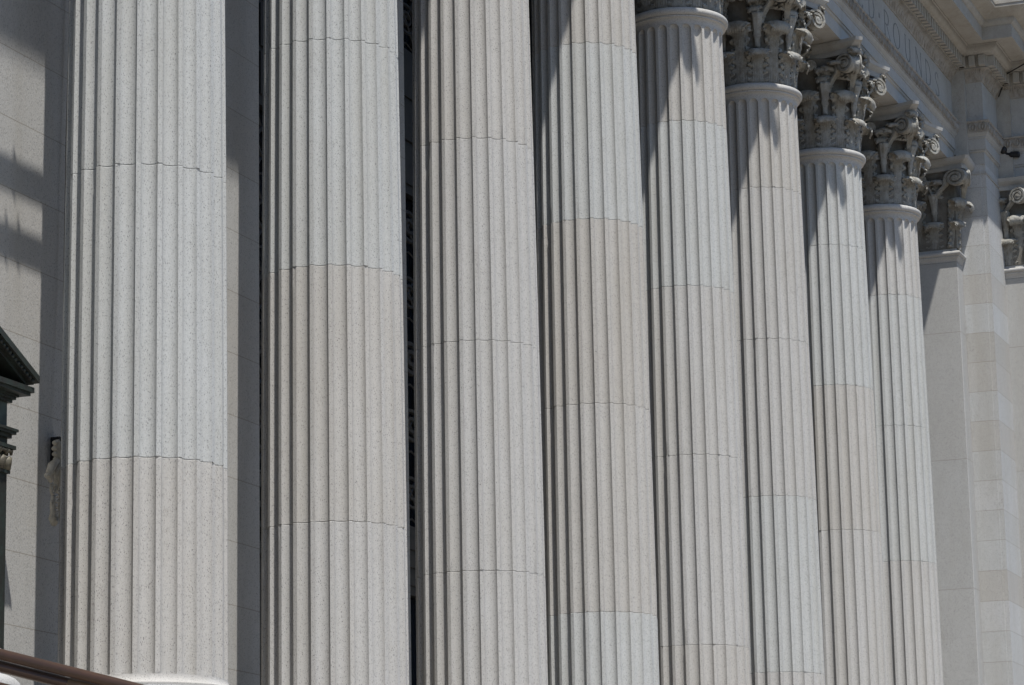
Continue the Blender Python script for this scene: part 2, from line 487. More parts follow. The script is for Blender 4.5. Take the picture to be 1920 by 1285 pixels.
def volute_mesh(A, L, rs, zc, z0, w=.13, turns=2.1, name='volute', n=70, ball=.045):
    """spiral scroll in the local XZ plane (X from 0 to L), ribbon width along Y"""
    pts = []
    cx = L-rs
    # stem: from (0,z0) to tangent at spiral start (angle 200deg)
    a0 = 195
    sx, sz = cx+rs*math.cos(R(a0))*1.06, zc+rs*math.sin(R(a0))*1.06
    tx, tz = math.cos(R(a0-90)), math.sin(R(a0-90))
    P0 = Vector((0, 0, z0)); P3 = Vector((sx, 0, sz)); P1 = Vector((.03, 0, z0+(sz-z0)*.65)); P2 = P3-Vector((tx, 0, tz))*.10
    for i in range(14):
        t = i/14; q = 1-t
        pts.append((P0*q**3+P1*3*q*q*t+P2*3*q*t*t+P3*t**3, .50+.5*t, .8))
    for i in range(n+1):
        t = i/n; a = a0-360*turns*t; rad = rs*(1-t)**.85*.96+rs*.10
        pts.append((Vector((cx+rad*math.cos(R(a)), 0, zc+rad*math.sin(R(a)))), 1.0+.18*t, 1.0))
    mb = MB(); vs = []; fs = []
    N = len(pts)
    for i, (p, ws, ts) in enumerate(pts):
        q0 = pts[max(0, i-1)][0]; q1 = pts[min(N-1, i+1)][0]
        t = (q1-q0).normalized(); nrm = Vector((-t.z, 0, t.x))
        hw_ = w*ws/2; th = .020
        for (a, b_) in ((-1, 1.0), (-.72, 1.25), (-.45, .35), (0, .1), (.45, .35), (.72, 1.25), (1, 1.0)):
            vs.append(p+nrm*th*b_+Vector((0, hw_*a, 0)))
        for a in (1, 0, -1):
            vs.append(p-nrm*th+Vector((0, hw_*a, 0)))
    K = 10
    for i in range(N-1):
        for k in range(K):
            j = (k+1) % K; fs.append((i*K+k, i*K+j, i*K+K+j, i*K+K+k))
    fs.append(tuple(range(K-1, -1, -1))); fs.append(tuple(range((N-1)*K, N*K)))
    mb.add(vs, fs)
    # web between turns and the eye
    n2 = 26; wv = []; wf = []
    for sgn in (-1, 1):
        k0 = len(wv); wv.append(Vector((cx, sgn*w*.36, zc)))
        for k in range(n2): wv.append(Vector((cx+rs*.93*math.cos(2*PI*k/n2), sgn*w*.24, zc+rs*.93*math.sin(2*PI*k/n2))))
        for k in range(n2):
            wf.append((k0, k0+1+k, k0+1+(k+1) % n2) if sgn > 0 else (k0, k0+1+(k+1) % n2, k0+1+k))
    for k in range(n2):
        j = (k+1) % n2; wf.append((1+k, 1+j, n2+2+j, n2+2+k))
    mb.add(wv, wf)
    e = MB(); e.ball((0, 0, 0), ball, 8, (1, 1, 1))
    mb.tube([(cx, -w*.62, zc), (cx, -w*.55, zc), (cx, w*.55, zc), (cx, w*.62, zc)], [ball*.55, ball, ball, ball*.55], 12)
    me = bpy.data.meshes.new(name); me.from_pydata([tuple(v) for v in mb.v], [], mb.f); me.update()
    bm = bmesh.new(); bm.from_mesh(me); bmesh.ops.recalc_face_normals(bm, faces=bm.faces)
    for e_ in bm.edges:
        if len(e_.link_faces) == 2: e_.smooth = e_.calc_face_angle(0) < R(50)
    for f in bm.faces: f.smooth = True
    bm.to_mesh(me); bm.free(); me.materials.append(G_CARVE)
    return me

def stalk_mesh(name='caulicole', h=.56, r0=.045, r1=.105):
    """fluted stalk widening upwards with a collar"""
    vs = []; fs = []; n = 24; prof = []
    for i in range(15):
        t = i/14
        r = r0+(r1-r0)*t**1.6
        if .30 < t < .42: r *= 1.28
        prof.append((r, t*h, t))
    for r, z, t in prof:
        for k in range(n):
            a = 2*PI*k/n; rr_ = r*(1+.14*math.cos(a*7)*(t if t < .3 or t > .42 else .2))
            vs.append((rr_*math.cos(a)*.75+.09*t*t, rr_*math.sin(a), z))
    for i in range(14):
        for k in range(n):
            j = (k+1) % n; fs.append((i*n+k, i*n+j, i*n+n+j, i*n+n+k))
    fs.append(tuple(range(n-1, -1, -1))); fs.append(tuple(range(14*n, 15*n)))
    me = bpy.data.meshes.new(name); me.from_pydata(vs, [], fs); me.update()
    for p in me.polygons: p.use_smooth = True
    me.materials.append(G_CARVE); return me

STALK = stalk_mesh()
VOL = volute_mesh(0, .56, .172, .0, -.42, w=.135, turns=2.2, ball=.05)       # zc = 0 local
HELIX = volute_mesh(0, .30, .092, .0, -.32, w=.10, turns=1.8, name='helix', n=50, ball=.03)
CURL = leaf_obj('calyx_leaf', G_CARVE, H=.36, hw=.145, out=.19, curl=.055, lean=.02, ribs=3, seed=5, flat=True)

def abacus_section(w, d, cut, n=12):
    """square with concave sides, half-width w at the corners, d at mid side, corners cut"""
    pts = []
    for q in range(4):
        c, s = math.cos(q*PI/2), math.sin(q*PI/2)
        for i in range(n+1):
            y = -(w-cut)+2*(w-cut)*i/n; t = y/(w-cut)
            x = d+(w-d)*t*t
            pts.append((x*c-y*s, x*s+y*c))
    return pts

def build_abacus(parent):
    secs = [(11.235, .985, .77, .10), (11.30, 1.0, .785, .10), (11.305, .975, .76, .10), (11.335, .985, .77, .10), (11.375, 1.05, .83, .10), (11.41, 1.085, .86, .10), (11.413, 1.10, .875, .10), (11.475, 1.11, .885, .10)]
    vs = []; fs = []; n = None
    for z, w_, d_, c_ in secs:
        p = abacus_section(w_, d_, c_); n = len(p); vs += [(x, y, z) for x, y in p]
    for i in range(len(secs)-1):
        for k in range(n):
            j = (k+1) % n; fs.append((i*n+k, i*n+j, i*n+n+j, i*n+n+k))
    fs.append(tuple(range(n-1, -1, -1))); fs.append(tuple(range((len(secs)-1)*n, len(secs)*n)))
    o = meshobj('abacus', vs, fs, G_TRIM, parent); autosmooth(o, 30); return o

def fleuron_mesh():
    mb = MB()
    for k in range(7):
        a = R(-150+k*50); r = .06
        mb.tube([(0, 0, 0), (.05, r*.8*math.cos(a), r*.8*math.sin(a)), (.03, 2.1*r*math.cos(a), 2.1*r*math.sin(a)), (.07, 2.5*r*math.cos(a), 2.5*r*math.sin(a))], [.03, .035, .035, .02], 8)
    mb.ball((.06, 0, 0), .045)
    # twisting stem below
    mb.tube([(.0, .0, -.30), (.03, .02, -.2), (.03, -.02, -.1), (.03, 0, 0)], [.02, .03, .035, .03], 8)
    me = bpy.data.meshes.new('fleuron'); me.from_pydata([tuple(v) for v in mb.v], [], mb.f); me.update()
    for p in me.polygons: p.use_smooth = True
    me.materials.append(G_CARVE); return me
FLEUR = fleuron_mesh()

def build_capital(parent):
    mb = MB()
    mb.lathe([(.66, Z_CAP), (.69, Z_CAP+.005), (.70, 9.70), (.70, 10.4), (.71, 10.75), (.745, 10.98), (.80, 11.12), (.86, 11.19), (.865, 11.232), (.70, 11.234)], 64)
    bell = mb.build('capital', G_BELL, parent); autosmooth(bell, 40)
    for k in range(8):
        a = R(22.5+45*k)
        r = .70
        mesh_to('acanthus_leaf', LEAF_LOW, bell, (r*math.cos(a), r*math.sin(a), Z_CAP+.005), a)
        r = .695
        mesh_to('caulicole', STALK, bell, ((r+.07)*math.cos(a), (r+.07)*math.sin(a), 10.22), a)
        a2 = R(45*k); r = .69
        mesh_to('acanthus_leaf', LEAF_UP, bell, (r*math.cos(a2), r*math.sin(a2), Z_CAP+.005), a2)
    for q in range(4):
        for sgn in (-1, 1):
            # big corner volute: from the stalk towards the corner
            a = R(45+90*q-sgn*17); c = R(45+90*q)
            A = Vector((.80*math.cos(a), .80*math.sin(a), 0)); B = Vector((1.36*math.cos(c-sgn*.03), 1.36*math.sin(c-sgn*.03), 0))
            dv = B-A
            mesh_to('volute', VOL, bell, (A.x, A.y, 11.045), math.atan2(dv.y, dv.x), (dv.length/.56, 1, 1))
            # inner helix towards the middle of the face
            a = R(90*q+sgn*19); A = Vector((.83*math.cos(a), .83*math.sin(a), 0)); fx = Vector((math.cos(R(90*q)), math.sin(R(90*q)), 0)); fy = Vector((-fx.y, fx.x, 0))
            B = fx*.90+fy*sgn*.015; dv = B-A
            mesh_to('helix', HELIX, bell, (A.x, A.y, 11.10), math.atan2(dv.y, dv.x), (dv.length/.30, 1, 1))
            a = R(45+90*q-sgn*20)
            mesh_to('calyx_leaf', CURL, bell, (.82*math.cos(a), .82*math.sin(a), 10.70), R(45+90*q-sgn*4))
            a = R(45+90*q-sgn*9)
            mesh_to('calyx_leaf', CURL, bell, (.90*math.cos(a), .90*math.sin(a), 10.84), R(45+90*q-sgn*30), (1.25, 1.1, .8))
            a = R(45+90*q-sgn*24)
            mesh_to('calyx_leaf', CURL, bell, (.76*math.cos(a), .76*math.sin(a), 10.50), R(45+90*q-sgn*24-14), (.8, .9, 1.1))
            a = R(90*q+sgn*22)
            mesh_to('calyx_leaf', CURL, bell, (.80*math.cos(a), .80*math.sin(a), 10.68), R(90*q+sgn*2))
        c = R(45+90*q); mesh_to('calyx_leaf', CURL, bell, (1.22*math.cos(c), 1.22*math.sin(c), 10.93), c, (.9, .8, 1.05))
        f = mesh_to('fleuron', FLEUR, bell, (.87*math.cos(R(90*q)), .87*math.sin(R(90*q)), 11.36), R(90*q))
    build_abacus(bell)
    return bell

JO = {'a': 7.8445, 'b': 5.3243, 'c': 2.786, 'd': 0.0}
DH = {(1, 'c'): .017, (1, 'd'): .026, (2, 'b'): -.017, (2, 'c'): -.004, (2, 'd'): .021, (3, 'b'): -.009, (3, 'd'): .017, (4, 'a'): -.043,
      (5, 'b'): -.017, (5, 'd'): -.021, (6, 'b'): .009, (6, 'd'): -.043, (7, 'a'): .021, (8, 'a'): .021, (8, 'b'): .017, (8, 'c'): -.009, (7, 'b'): .017, (3, 'c'): .01, (4, 'c'): -.01, (5, 'c'): -.02, (4, 'b'): -.01, (6, 'c'): -.02, (4, 'd'): -.01, (6, 'a'): .02}
DX = {1: -.026, 2: .009, 3: -.004, 4: .013, 5: .043, 6: -.004, 7: -.021, 8: -.009, 0: 0}
# drum stones from the top down
TINT = {0: 'NCWCW', 1: 'CCCCW', 2: 'CCCWN', 3: 'WWNNN', 4: 'WCVWC', 5: 'WCNNW', 6: 'WNNCN', 7: 'CCWNC', 8: 'NCCNC'}
TM = {'N': G_NEUT, 'C': G_COOL, 'W': G_WARM, 'V': G_WARM2}
LAB = {0: 'pale fluted granite column left of the pedimented bronze doorway, outermost on the left',
       1: 'nearest and widest fluted granite column, beside the bronze pediment, its round base showing above the handrail',
       2: 'fluted granite column next right of the widest one, warm tan drums below a pale one',
       3: 'third fluted column from the left, with dark grilled window showing along its left side',
       4: 'fluted column whose second stone up is distinctly darker warm grey, right of the third column',
       5: 'nearest fluted column whose ringed neck shows, capital cut off by the top of the picture',
       6: 'nearest fluted column with most of its leafy capital in view, scroll near the top edge',
       7: 'fluted column with whole leafy capital, between the two similar capital-topped columns',
       8: 'farthest and narrowest full fluted column, just left of the square end pier'}
PROTO = None
for k in range(9):
    t = thing('fluted_column', LAB[k], 'column', (4.3*(k-1)+DX[k], 0, Z_BASE-.79), 'fluted granite columns of the colonnade')
    zo = -(Z_BASE-.79)
    js = [JO[l]+DH.get((k, l), random.uniform(-.012, .012)) for l in 'abcd']
    lv = [FL_TOP]+js+[-1.955]
    if PROTO is None:
        mb = MB(); mb.lathe(necking_prof, 96); nk = mb.build('necking', G_NEUT, t, loc=(0, 0, zo)); autosmooth(nk, 30)
        mb = MB(); mb.lathe(base_prof, 96); bs = mb.build('base', G_NEUT, t, loc=(0, 0, zo)); autosmooth(bs, 30)
        mb = MB(); mb.cbox(-1.08, 1.08, -1.08, 1.08, -2.84, -2.521, .01); mb.build('plinth', G_NEUT, t, loc=(0, 0, zo))
        # flare under the flutes
        vs = []; fs = []; secs = [(r, z) for r, z in apoph_prof if z < -1.91]
        mb = MB(); mb.lathe([(r, z) for r, z in apoph_prof]+[(.75, -1.953)], 96)
        ap = mb.build('apophyge', G_WARM, t, loc=(0, 0, zo)); autosmooth(ap, 30)
        cap = build_capital(t); cap.location = (0, 0, zo)
        PROTO = t; protos = [c for c in t.children]
    else:
        for c in protos:
            n_ = c.copy(); col.objects.link(n_); n_.parent = t
            for g_ in c.children:
                h_ = g_.copy(); col.objects.link(h_); h_.parent = n_
    for i in range(5):
        z1, z0 = lv[i], lv[i+1]
        d_ = build_drum(z0, z1, TM[TINT[k][i]], t, top_closed=(i == 0), bot_closed=(i == 4))
        d_.location = (0, 0, zo)
    # mortar core seen in the joints
    mb = MB(); mb.lathe([(.60, -1.9), (.60, 9.3)], 24)
    mb.build('mortar_core', G_MORTAR, t, loc=(0, 0, zo))

# ------------------------------------------------------------------ entablature (swept along the plan with mitres)
PATH = [(-14.0, -.70), (34.1, -.70), (34.1, -1.30), (35.62, -1.30), (35.62, -1.92), (46.0, -1.92)]
def off_path(p):
    return [(-14.0, -.70-p), (34.1-p, -.70-p), (34.1-p, -1.30-p), (35.62-p, -1.30-p), (35.62-p, -1.92-p), (46.0, -1.92-p)]
def sweep(name, prof, mat, parent, smooth=30, back=None):
    """prof: list of (p, z) from bottom to top"""
    vs = []; fs = []
    for p, z in prof: vs += [(x, y, z) for x, y in off_path(p)]
    n = 6
    for i in range(len(prof)-1):
        for k in range(n-1): fs.append((i*n+k, i*n+k+1, i*n+n+k+1, i*n+n+k))
    o = meshobj(name, vs, fs, mat, parent); autosmooth(o, smooth); return o
ent = thing('entablature', 'inscribed granite entablature with dentils and cornice running over the columns', 'entablature', (20, -.7, 11.48))
def at0(o):
    o.location = (-20, .7, -11.48); return o
arch = at0(sweep('architrave', [(-.3, 11.484), (0, 11.484), (0, 11.735), (.012, 11.742), (.028, 11.752), (.034, 11.770), (.028, 11.788), (.05, 11.790), (.05, 12.022), (.062, 12.026), (.066, 12.045), (.060, 12.060), (.075, 12.075), (.095, 12.10), (.105, 12.128), (.115, 12.130)], G_TRIM, ent))
at0(sweep('carved_band', [(.115, 12.130), (.118, 12.150), (.125, 12.26), (.135, 12.33), (.160, 12.345), (.165, 12.375), (.15, 12.385), (.03, 12.40)], G_BAND, ent))
fr = at0(sweep('frieze', [(.03, 12.40), (.03, 13.225)], G_TRIM, ent))
at0(sweep('leaf_band', [(.03, 13.225), (.05, 13.228), (.055, 13.245)]+[(.055+.15*(1-math.cos(R(a))), 13.245+.22*math.sin(R(a))) for a in range(10, 91, 10)]+[(.215, 13.467), (.215, 13.485), (.20, 13.487)], G_BAND, ent))
at0(sweep('dentil_bed', [(.20, 13.487), (.21, 13.49), (.21, 13.725), (.34, 13.73)], G_CORN, ent))
at0(sweep('cornice', [(.34, 13.73), (.35, 13.745)]+[(.35+.11*math.sin(R(a)), 13.745+.135*(1-math.cos(R(a)))) for a in range(15, 91, 15)]+[(.465, 13.882), (.49, 13.882), (.49, 13.905), (.80, 13.905), (.80, 13.845), (.868, 13.840), (.868, 14.115), (.885, 14.118), (.90, 14.14), (.93, 14.165), (.945, 14.20), (.95, 14.245), (.99, 14.25), (1.23, 14.38), (1.232, 14.44), (1.245, 14.445), (1.25, 14.56), (1.235, 14.66), (1.24, 14.90), (1.20, 14.905), (.2, 15.2)], G_CORN, ent))
# dentils, carved leaves and tongues: repeated carving stays inside one mesh each
def run_segments(p):
    P = off_path(p); out = []
    for i in range(5):
        a = Vector((P[i][0], P[i][1], 0)); b_ = Vector((P[i+1][0], P[i+1][1], 0)); out.append((a, b_))
    return out
def repeat(name, p, period, maker, mat, x_from=8.0, margin=.0, parent=None, smooth=False):
    mb = MB()
    for a, b_ in run_segments(p):
        d = b_-a; L = d.length; d.normalize(); nrm = Vector((d.y, -d.x, 0))
        n = max(1, int(round((L-2*margin)/period))); per = (L-2*margin)/n
        for i in range(n):
            c = a+d*(margin+per*(i+.5))
            if c.x < x_from or c.x > 40: continue
            maker(mb, c, d, nrm, per)
    o = mb.build(name, mat, parent, smooth); at0(o); return o
def m_dentil(mb, c, d, n, per):
    w_ = per*.31; p0, p1, z0, z1 = -.02, .128, 13.50, 13.715
    v = [c+d*(sx*w_)+n*pp+Vector((0, 0, z)) for z in (z0, z1) for sx, pp in ((-1, p0), (1, p0), (1, p1), (-1, p1))]
    mb.add(v, [(0, 3, 2, 1), (4, 5, 6, 7), (0, 1, 5, 4), (1, 2, 6, 5), (2, 3, 7, 6), (3, 0, 4, 7)])
repeat('dentil_row', .21, .215, m_dentil, G_CORN, parent=ent)
def m_leaf(mb, c, d, n, per):
    # upright leaf following the hollow: fan of raised lobes
    for lobe in (-.42, -.21, 0, .21, .42):
        pts = []; rad = []
        for i in range(6):
            t = i/5; ang = R(5+80*t)
            pp = .055+.15*(1-math.cos(ang)); z = 13.245+.22*math.sin(ang)
            pts.append(c+d*(per*lobe*(.35+.9*t))+n*(pp-.055)+Vector((0, 0, z-.004)))
            rad.append(.009+.012*math.sin(PI*min(1, t+.15)))
        mb.tube(pts, rad, 5)
repeat('carved_leaves', .055, .18, m_leaf, G_BAND, parent=ent, x_from=20, smooth=True)
def m_tongue(mb, c, d, n, per):
    # leaf-and-dart on the architrave crown
    for sx in (-1, 1):
        pts = [c+d*(sx*per*x)+n*pp+Vector((0, 0, z)) for x, pp, z in ((.05, .010, 12.165), (.26, .020, 12.20), (.34, .024, 12.26), (.24, .026, 12.31), (.06, .030, 12.325))]
        mb.tube(pts, [.010, .014, .015, .014, .010], 5)
    mb.tube([c+n*.008+Vector((0, 0, 12.17)), c+n*.022+Vector((0, 0, 12.24)), c+n*.020+Vector((0, 0, 12.30))], [.006, .018, .010], 5)
    e = c+d*(per*.5)
    mb.tube([e+n*.006+Vector((0, 0, 12.155)), e+n*.016+Vector((0, 0, 12.32))], [.014, .006], 5)
repeat('leaf_and_dart', .115, .20, m_tongue, G_BAND, parent=ent, x_from=19, smooth=True)

for k in range(-1, 9):  # unseen spouts added on the cornice to cast hanging shadows on the shafts
    cx = 4.3*k-2.22; mb = MB()
    mb.tube([(cx, -1.90, 14.72), (cx, -2.02, 14.70), (cx, -2.14, 14.62), (cx, -2.26, 14.52)], [.13, .15, .12, .07], 12)
    mb.ball((cx, -1.99, 14.74), .17, 10)
    for sx in (-1, 1): mb.ball((cx+sx*.10, -2.03, 14.84), .045, 6)
    mb.tube([(cx, -2.16, 14.50), (cx, -2.30, 14.47)], [.06, .045], 8)
    if cx < 33: at0(mb.build('shadow_spout', G_TRIM, ent, True))
# soffit and body behind
mb = MB(); mb.box(-14, 34.3, -.40, .70, 11.482, 14.9); mb.box(-14, 46, .70, 2.6, 11.60, 14.9); mb.box(33.9, 46, -1.0, .70, 11.5, 14.9); mb.box(35.5, 46, -1.62, -.9, 11.5, 14.9)
at0(mb.build('core', G_CORN, ent))
for k in range(9):       # sunk soffit panels between the columns
    x = 4.3*(k-1); mb = MB()
    for (y0, y1, x0, x1) in ((-.36, -.30, x+1.2, x+3.1), (.30, .36, x+1.2, x+3.1), (-.30, .30, x+1.2, x+1.26), (-.30, .30, x+3.04, x+3.1)):
        mb.box(x0, x1, y0, y1, 11.455, 11.481)
    at0(mb.build('soffit_panel', G_TRIM, ent))
# inscription
GL = {'D': [[(0, 0), (0, 1)], [(0, 1), (.30, 1), (.62, .86), (.78, .5), (.62, .14), (.30, 0), (0, 0)]],
      'R': [[(0, 0), (0, 1)], [(0, 1), (.36, 1), (.58, .9), (.62, .73), (.52, .56), (.34, .48), (0, .48)], [(.30, .48), (.78, 0)]],
      'O': [[(.5+.5*math.cos(R(a)), .5+.5*math.sin(R(a))) for a in range(0, 361, 20)]],
      'U': [[(0, 1), (0, .32), (.10, .10), (.36, 0), (.62, .10), (.72, .32), (.72, 1)]],
      'N': [[(0, 0), (0, 1)], [(0, 1), (.82, 0)], [(.82, 0), (.82, 1)]],
      'S': [[(.56, .84), (.42, .97), (.22, 1), (.06, .86), (.06, .72), (.2, .58), (.42, .46), (.58, .30), (.56, .12), (.36, 0), (.16, .02), (0, .18)]],
      'E': [[(0, 0), (0, 1)], [(0, 1), (.52, 1), (.52, .9)], [(0, .52), (.42, .52)], [(0, 0), (.56, 0), (.56, .1)]],
      'T': [[(.36, 0), (.36, 1)], [(0, .9), (0, 1), (.72, 1), (.72, .9)]],
      'I': [[(.1, 0), (.1, 1)]],
      'P': [[(0, 0), (0, 1)], [(0, 1), (.36, 1), (.58, .9), (.62, .72), (.5, .52), (.3, .46), (0, .46)]],
      'A': [[(0, 0), (.42, 1), (.84, 0)], [(.16, .36), (.68, .36)]],
      '.': [[(.08, .46), (.08, .56)]]}
SER = {'D': [(0, 0), (0, 1)], 'R': [(0, 0), (.78, 0)], 'U': [(0, 1), (.72, 1)], 'N': [(0, 0), (.82, 1), (0, 1)], 'E': [], 'T': [(.36, 0)], 'I': [(.1, 0), (.1, 1)], 'P': [(0, 0)], 'A': [(0, 0), (.84, 0)]}
TXT = [('A', 18.2), ('P', 19.25), ('P', 20.15), ('O', 21.0), ('I', 22.1), ('N', 22.75), ('T', 23.95), ('E', 25.05), ('D', 26.95), ('.', 27.70), ('R', 28.16), ('O', 28.85), ('U', 29.83), ('N', 30.72), ('D', 31.57), ('S', 32.38)]
TXT[7] = ('E', 26.17); TXT[6] = ('T', 25.25); TXT[5] = ('N', 24.25); TXT[4] = ('I', 23.75); TXT[3] = ('O', 22.7); TXT[2] = ('P', 21.95); TXT[1] = ('P', 21.15); TXT[0] = ('A', 20.1)
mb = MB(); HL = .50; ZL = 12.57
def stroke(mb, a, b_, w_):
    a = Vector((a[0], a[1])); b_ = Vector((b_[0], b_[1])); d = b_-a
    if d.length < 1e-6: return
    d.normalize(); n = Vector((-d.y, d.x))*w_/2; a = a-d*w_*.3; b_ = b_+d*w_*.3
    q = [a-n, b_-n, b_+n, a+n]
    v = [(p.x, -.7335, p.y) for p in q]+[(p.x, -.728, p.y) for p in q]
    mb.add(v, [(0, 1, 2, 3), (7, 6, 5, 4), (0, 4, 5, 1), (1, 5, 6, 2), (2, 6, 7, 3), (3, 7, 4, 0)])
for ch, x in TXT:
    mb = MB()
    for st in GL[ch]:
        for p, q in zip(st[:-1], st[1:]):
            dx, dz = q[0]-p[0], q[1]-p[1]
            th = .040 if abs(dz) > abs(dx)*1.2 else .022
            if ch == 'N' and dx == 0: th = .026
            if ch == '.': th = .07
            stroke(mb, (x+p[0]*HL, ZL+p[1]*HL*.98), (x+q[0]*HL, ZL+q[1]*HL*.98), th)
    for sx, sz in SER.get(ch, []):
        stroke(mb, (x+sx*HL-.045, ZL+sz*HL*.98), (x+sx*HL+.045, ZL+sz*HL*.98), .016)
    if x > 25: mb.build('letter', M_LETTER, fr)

# ------------------------------------------------------------------ wall piers and bronze windows behind the columns
PL = {0: 'granite wall pier left of the pedimented bronze doorway',
      1: 'granite wall pier behind the widest column, with the scrolled bracket hanging on it',
      2: 'granite wall pier seen between the widest column and the next one',
      3: 'thin shaded slice of granite pier right of the second column, beside the dark grilled window'}
for k in range(9):
    x = 4.3*(k-1)
    lab = PL.get(k, 'granite wall pier hidden behind the %s column' % ['', '', '', '', 'fifth', 'sixth', 'seventh', 'eighth', 'last'][k] if k >= 4 else '')
    if k >= 4:
        names = {4: 'granite wall pier in shade behind the column with the darker warm stone', 5: 'granite wall pier behind the column whose capital is cut off', 6: 'granite wall pier behind the nearest column with its capital showing',
                 7: 'granite wall pier behind the middle of the three capital-topped columns', 8: 'granite wall pier behind the farthest full column'}
        lab = names[k]
    mb = MB(); mb.cbox(x-.76, x+.685, 1.2, 2.4, -2.84, 11.60, .008)
    o = mb.build('wall_pier', G_PIER); tag(o, lab, 'pier', 'granite piers behind the columns')
lat_me = None
for k in range(8):
    x0, x1 = 4.3*(k-1)+.685, 4.3*k-.76
    if k == 0: continue
    wl = {1: 'dark bronze grilled window in shade between the two nearest columns', 2: 'dark bronze grilled window seen as a narrow slit between second and third columns'}
    t = thing('grilled_window', wl.get(k, ['', '', '', 'dark bronze grilled window behind the gap right of the third column', 'dark bronze grilled window behind the gap right of the fourth column', 'dark bronze grilled window behind the nearest capital-topped column', 'dark bronze grilled window behind the seventh column gap', 'dark bronze grilled window nearest the square end pier'][k]), 'window', (x0, 1.75, -2.84), 'bronze grilled windows between the wall piers')
    W_ = x1-x0; H_ = 14.4
    if lat_me is None:
        parts = []
        mb = MB(); mb.box(0, W_, .14, .16, 0, H_); parts.append(mb.build('pane', M_GLASS, t))
        mb = MB()
        for a in (0, W_*.333-.05, W_*.667-.05, W_-.12): mb.box(a, a+.12, -.05, .1, 0, H_)
        parts.append(mb.build('mullion_frame', M_BRONZE2, t))
        # relief spandrel panels
        mb = MB()
        for zb, zt in ((8.35, 10.35), (13.0, 14.3), (3.0, 3.9)):
            for c in range(3):
                a = W_/3*c+.1; mb.box(a, a+W_/3-.2, .0, .1, zb, zt)
                for r_ in range(3):
                    z0 = zb+.12+(zt-zb-.2)/3*r_; mb.box(a+.08, a+W_/3-.28, -.03, .0, z0, z0+(zt-zb)/3-.14)
        parts.append(mb.build('spandrel_panel', M_BRONZE2, t))
        mb = MB()
        for zb, zt in ((3.9, 8.35), (10.35, 13.0)):
            n = int((zt-zb)/.88); hh = (zt-zb)/n
            for c in range(3):
                cx = W_/3*(c+.5); hw_ = W_/6-.06
                for i in range(n):
                    cz = zb+hh*(i+.5)
                    for rad_ in (hw_*.82, hw_*.36):
                        mb.tube([(cx+rad_*math.cos(2*PI*q/16), 0.02, cz+rad_*.62/(.6)*.55*math.sin(2*PI*q/16)) for q in range(17)], .026+.008*(i % 3), 5, cap=False)
                    for s1 in (-1, 1):
                        mb.tube([(cx-hw_, .03, cz-s1*hh/2), (cx+hw_, .03, cz+s1*hh/2)], .022, 5)
                    mb.tube([(cx-hw_, .02, cz-hh/2), (cx, .02, cz-hh/2+.10), (cx+hw_, .02, cz-hh/2)], .014, 5)
        parts.append(mb.build('lattice_grille', M_BRONZE2, t)); lat_me = parts
    else:
        for p in lat_me:
            n_ = p.copy(); col.objects.link(n_); n_.parent = t

# ------------------------------------------------------------------ pedimented bronze doorway between the first two columns
dr = thing('bronze_doorway', 'dark verdigris bronze doorway with triangular pediment at the lower left', 'doorway', (-2.15, .8, -2.84))
oz = 2.84; XO = -2.15
def dp(name, mb, mat, parent=None): 
    o = mb.build(name, mat, parent or dr); o.location = (2.15, -.8, oz) if parent is None else (0, 0, 0); return o
xe = -1.17
mb = MB(); mb.box(2*XO-xe+.22, xe-.22, 1.0, 1.1, -2.84, 1.0); dp('door_leaf', mb, M_BRONZE)
for sx in (1, -1):
    X = (lambda v: v) if sx == 1 else (lambda v: 2*XO-v)
    mb = MB(); mb.box(*sorted((X(xe-.34), X(xe))), .8, 1.3, -2.84, -.115); mb.box(*sorted((X(xe-.27), X(xe-.07))), .785, .8, -2.5, -.3); pl = dp('pilaster', mb, M_BRONZE)
    mb = MB(); mb.box(*sorted((X(xe-.36), X(xe+.02))), .775, 1.3, -.115, -.085)
    mb.box(*sorted((X(xe-.33), X(xe-.01))), .81, 1.3, -.085, .11); mb.box(*sorted((X(xe-.40), X(xe+.06))), .74, 1.3, .11, .145)
    cp = dp('pilaster_capital', mb, M_BRONZE)
    mb = MB()
    for j in range(4):
        xx = X(xe-.33+.31*j/3)
        mb.tube([(xx, .80, -.08), (xx, .79, .0), (xx, .75, .03)], [.045, .05, .02], 8)
        mb.tube([(xx-.05, .775, .06), (xx-.03, .765, .10), (xx, .76, .085), (xx+.03, .765, .10), (xx+.05, .775, .06)], [.012, .022, .018, .022, .012], 7)
    for yy in (.85, .95, 1.05):
        mb.tube([(X(xe-.01), yy, -.08), (X(xe+.01), yy, 0), (X(xe+.045), yy, .03)], [.045, .05, .02], 8); mb.tube([(X(xe+.02), yy-.04, .06), (X(xe+.035), yy-.02, .10), (X(xe+.04), yy, .085), (X(xe+.035), yy+.02, .10), (X(xe+.02), yy+.04, .06)], [.012, .022, .018, .022, .012], 7)
    o = mb.build('leaf_carving', M_GILT, cp, smooth=True)
hx = xe-XO
def kbox(mb, p, z0, z1): mb.box(XO-hx-p, XO+hx+p, .8-p, 1.3, z0, z1)
mb = MB(); kbox(mb, .0, .145, .215); kbox(mb, .03, .215, .25); kbox(mb, .06, .25, .275); kbox(mb, .075, .275, .30); dp('lower_cornice', mb, M_BRONZE)
mb = MB(); kbox(mb, -.005, .30, .545); dp('frieze_panel', mb, M_VERD)
mb = MB()
for i in range(12):
    a = XO-hx+.05+i*(2*hx-.1)/12; mb.box(a, a+.02, .79, .81, .31, .535)
for yy in (.86, .97, 1.08): mb.box(XO+hx-.0, XO+hx+.012, yy, yy+.02, .31, .535)
dp('frieze_ribs', mb, M_BRONZE)
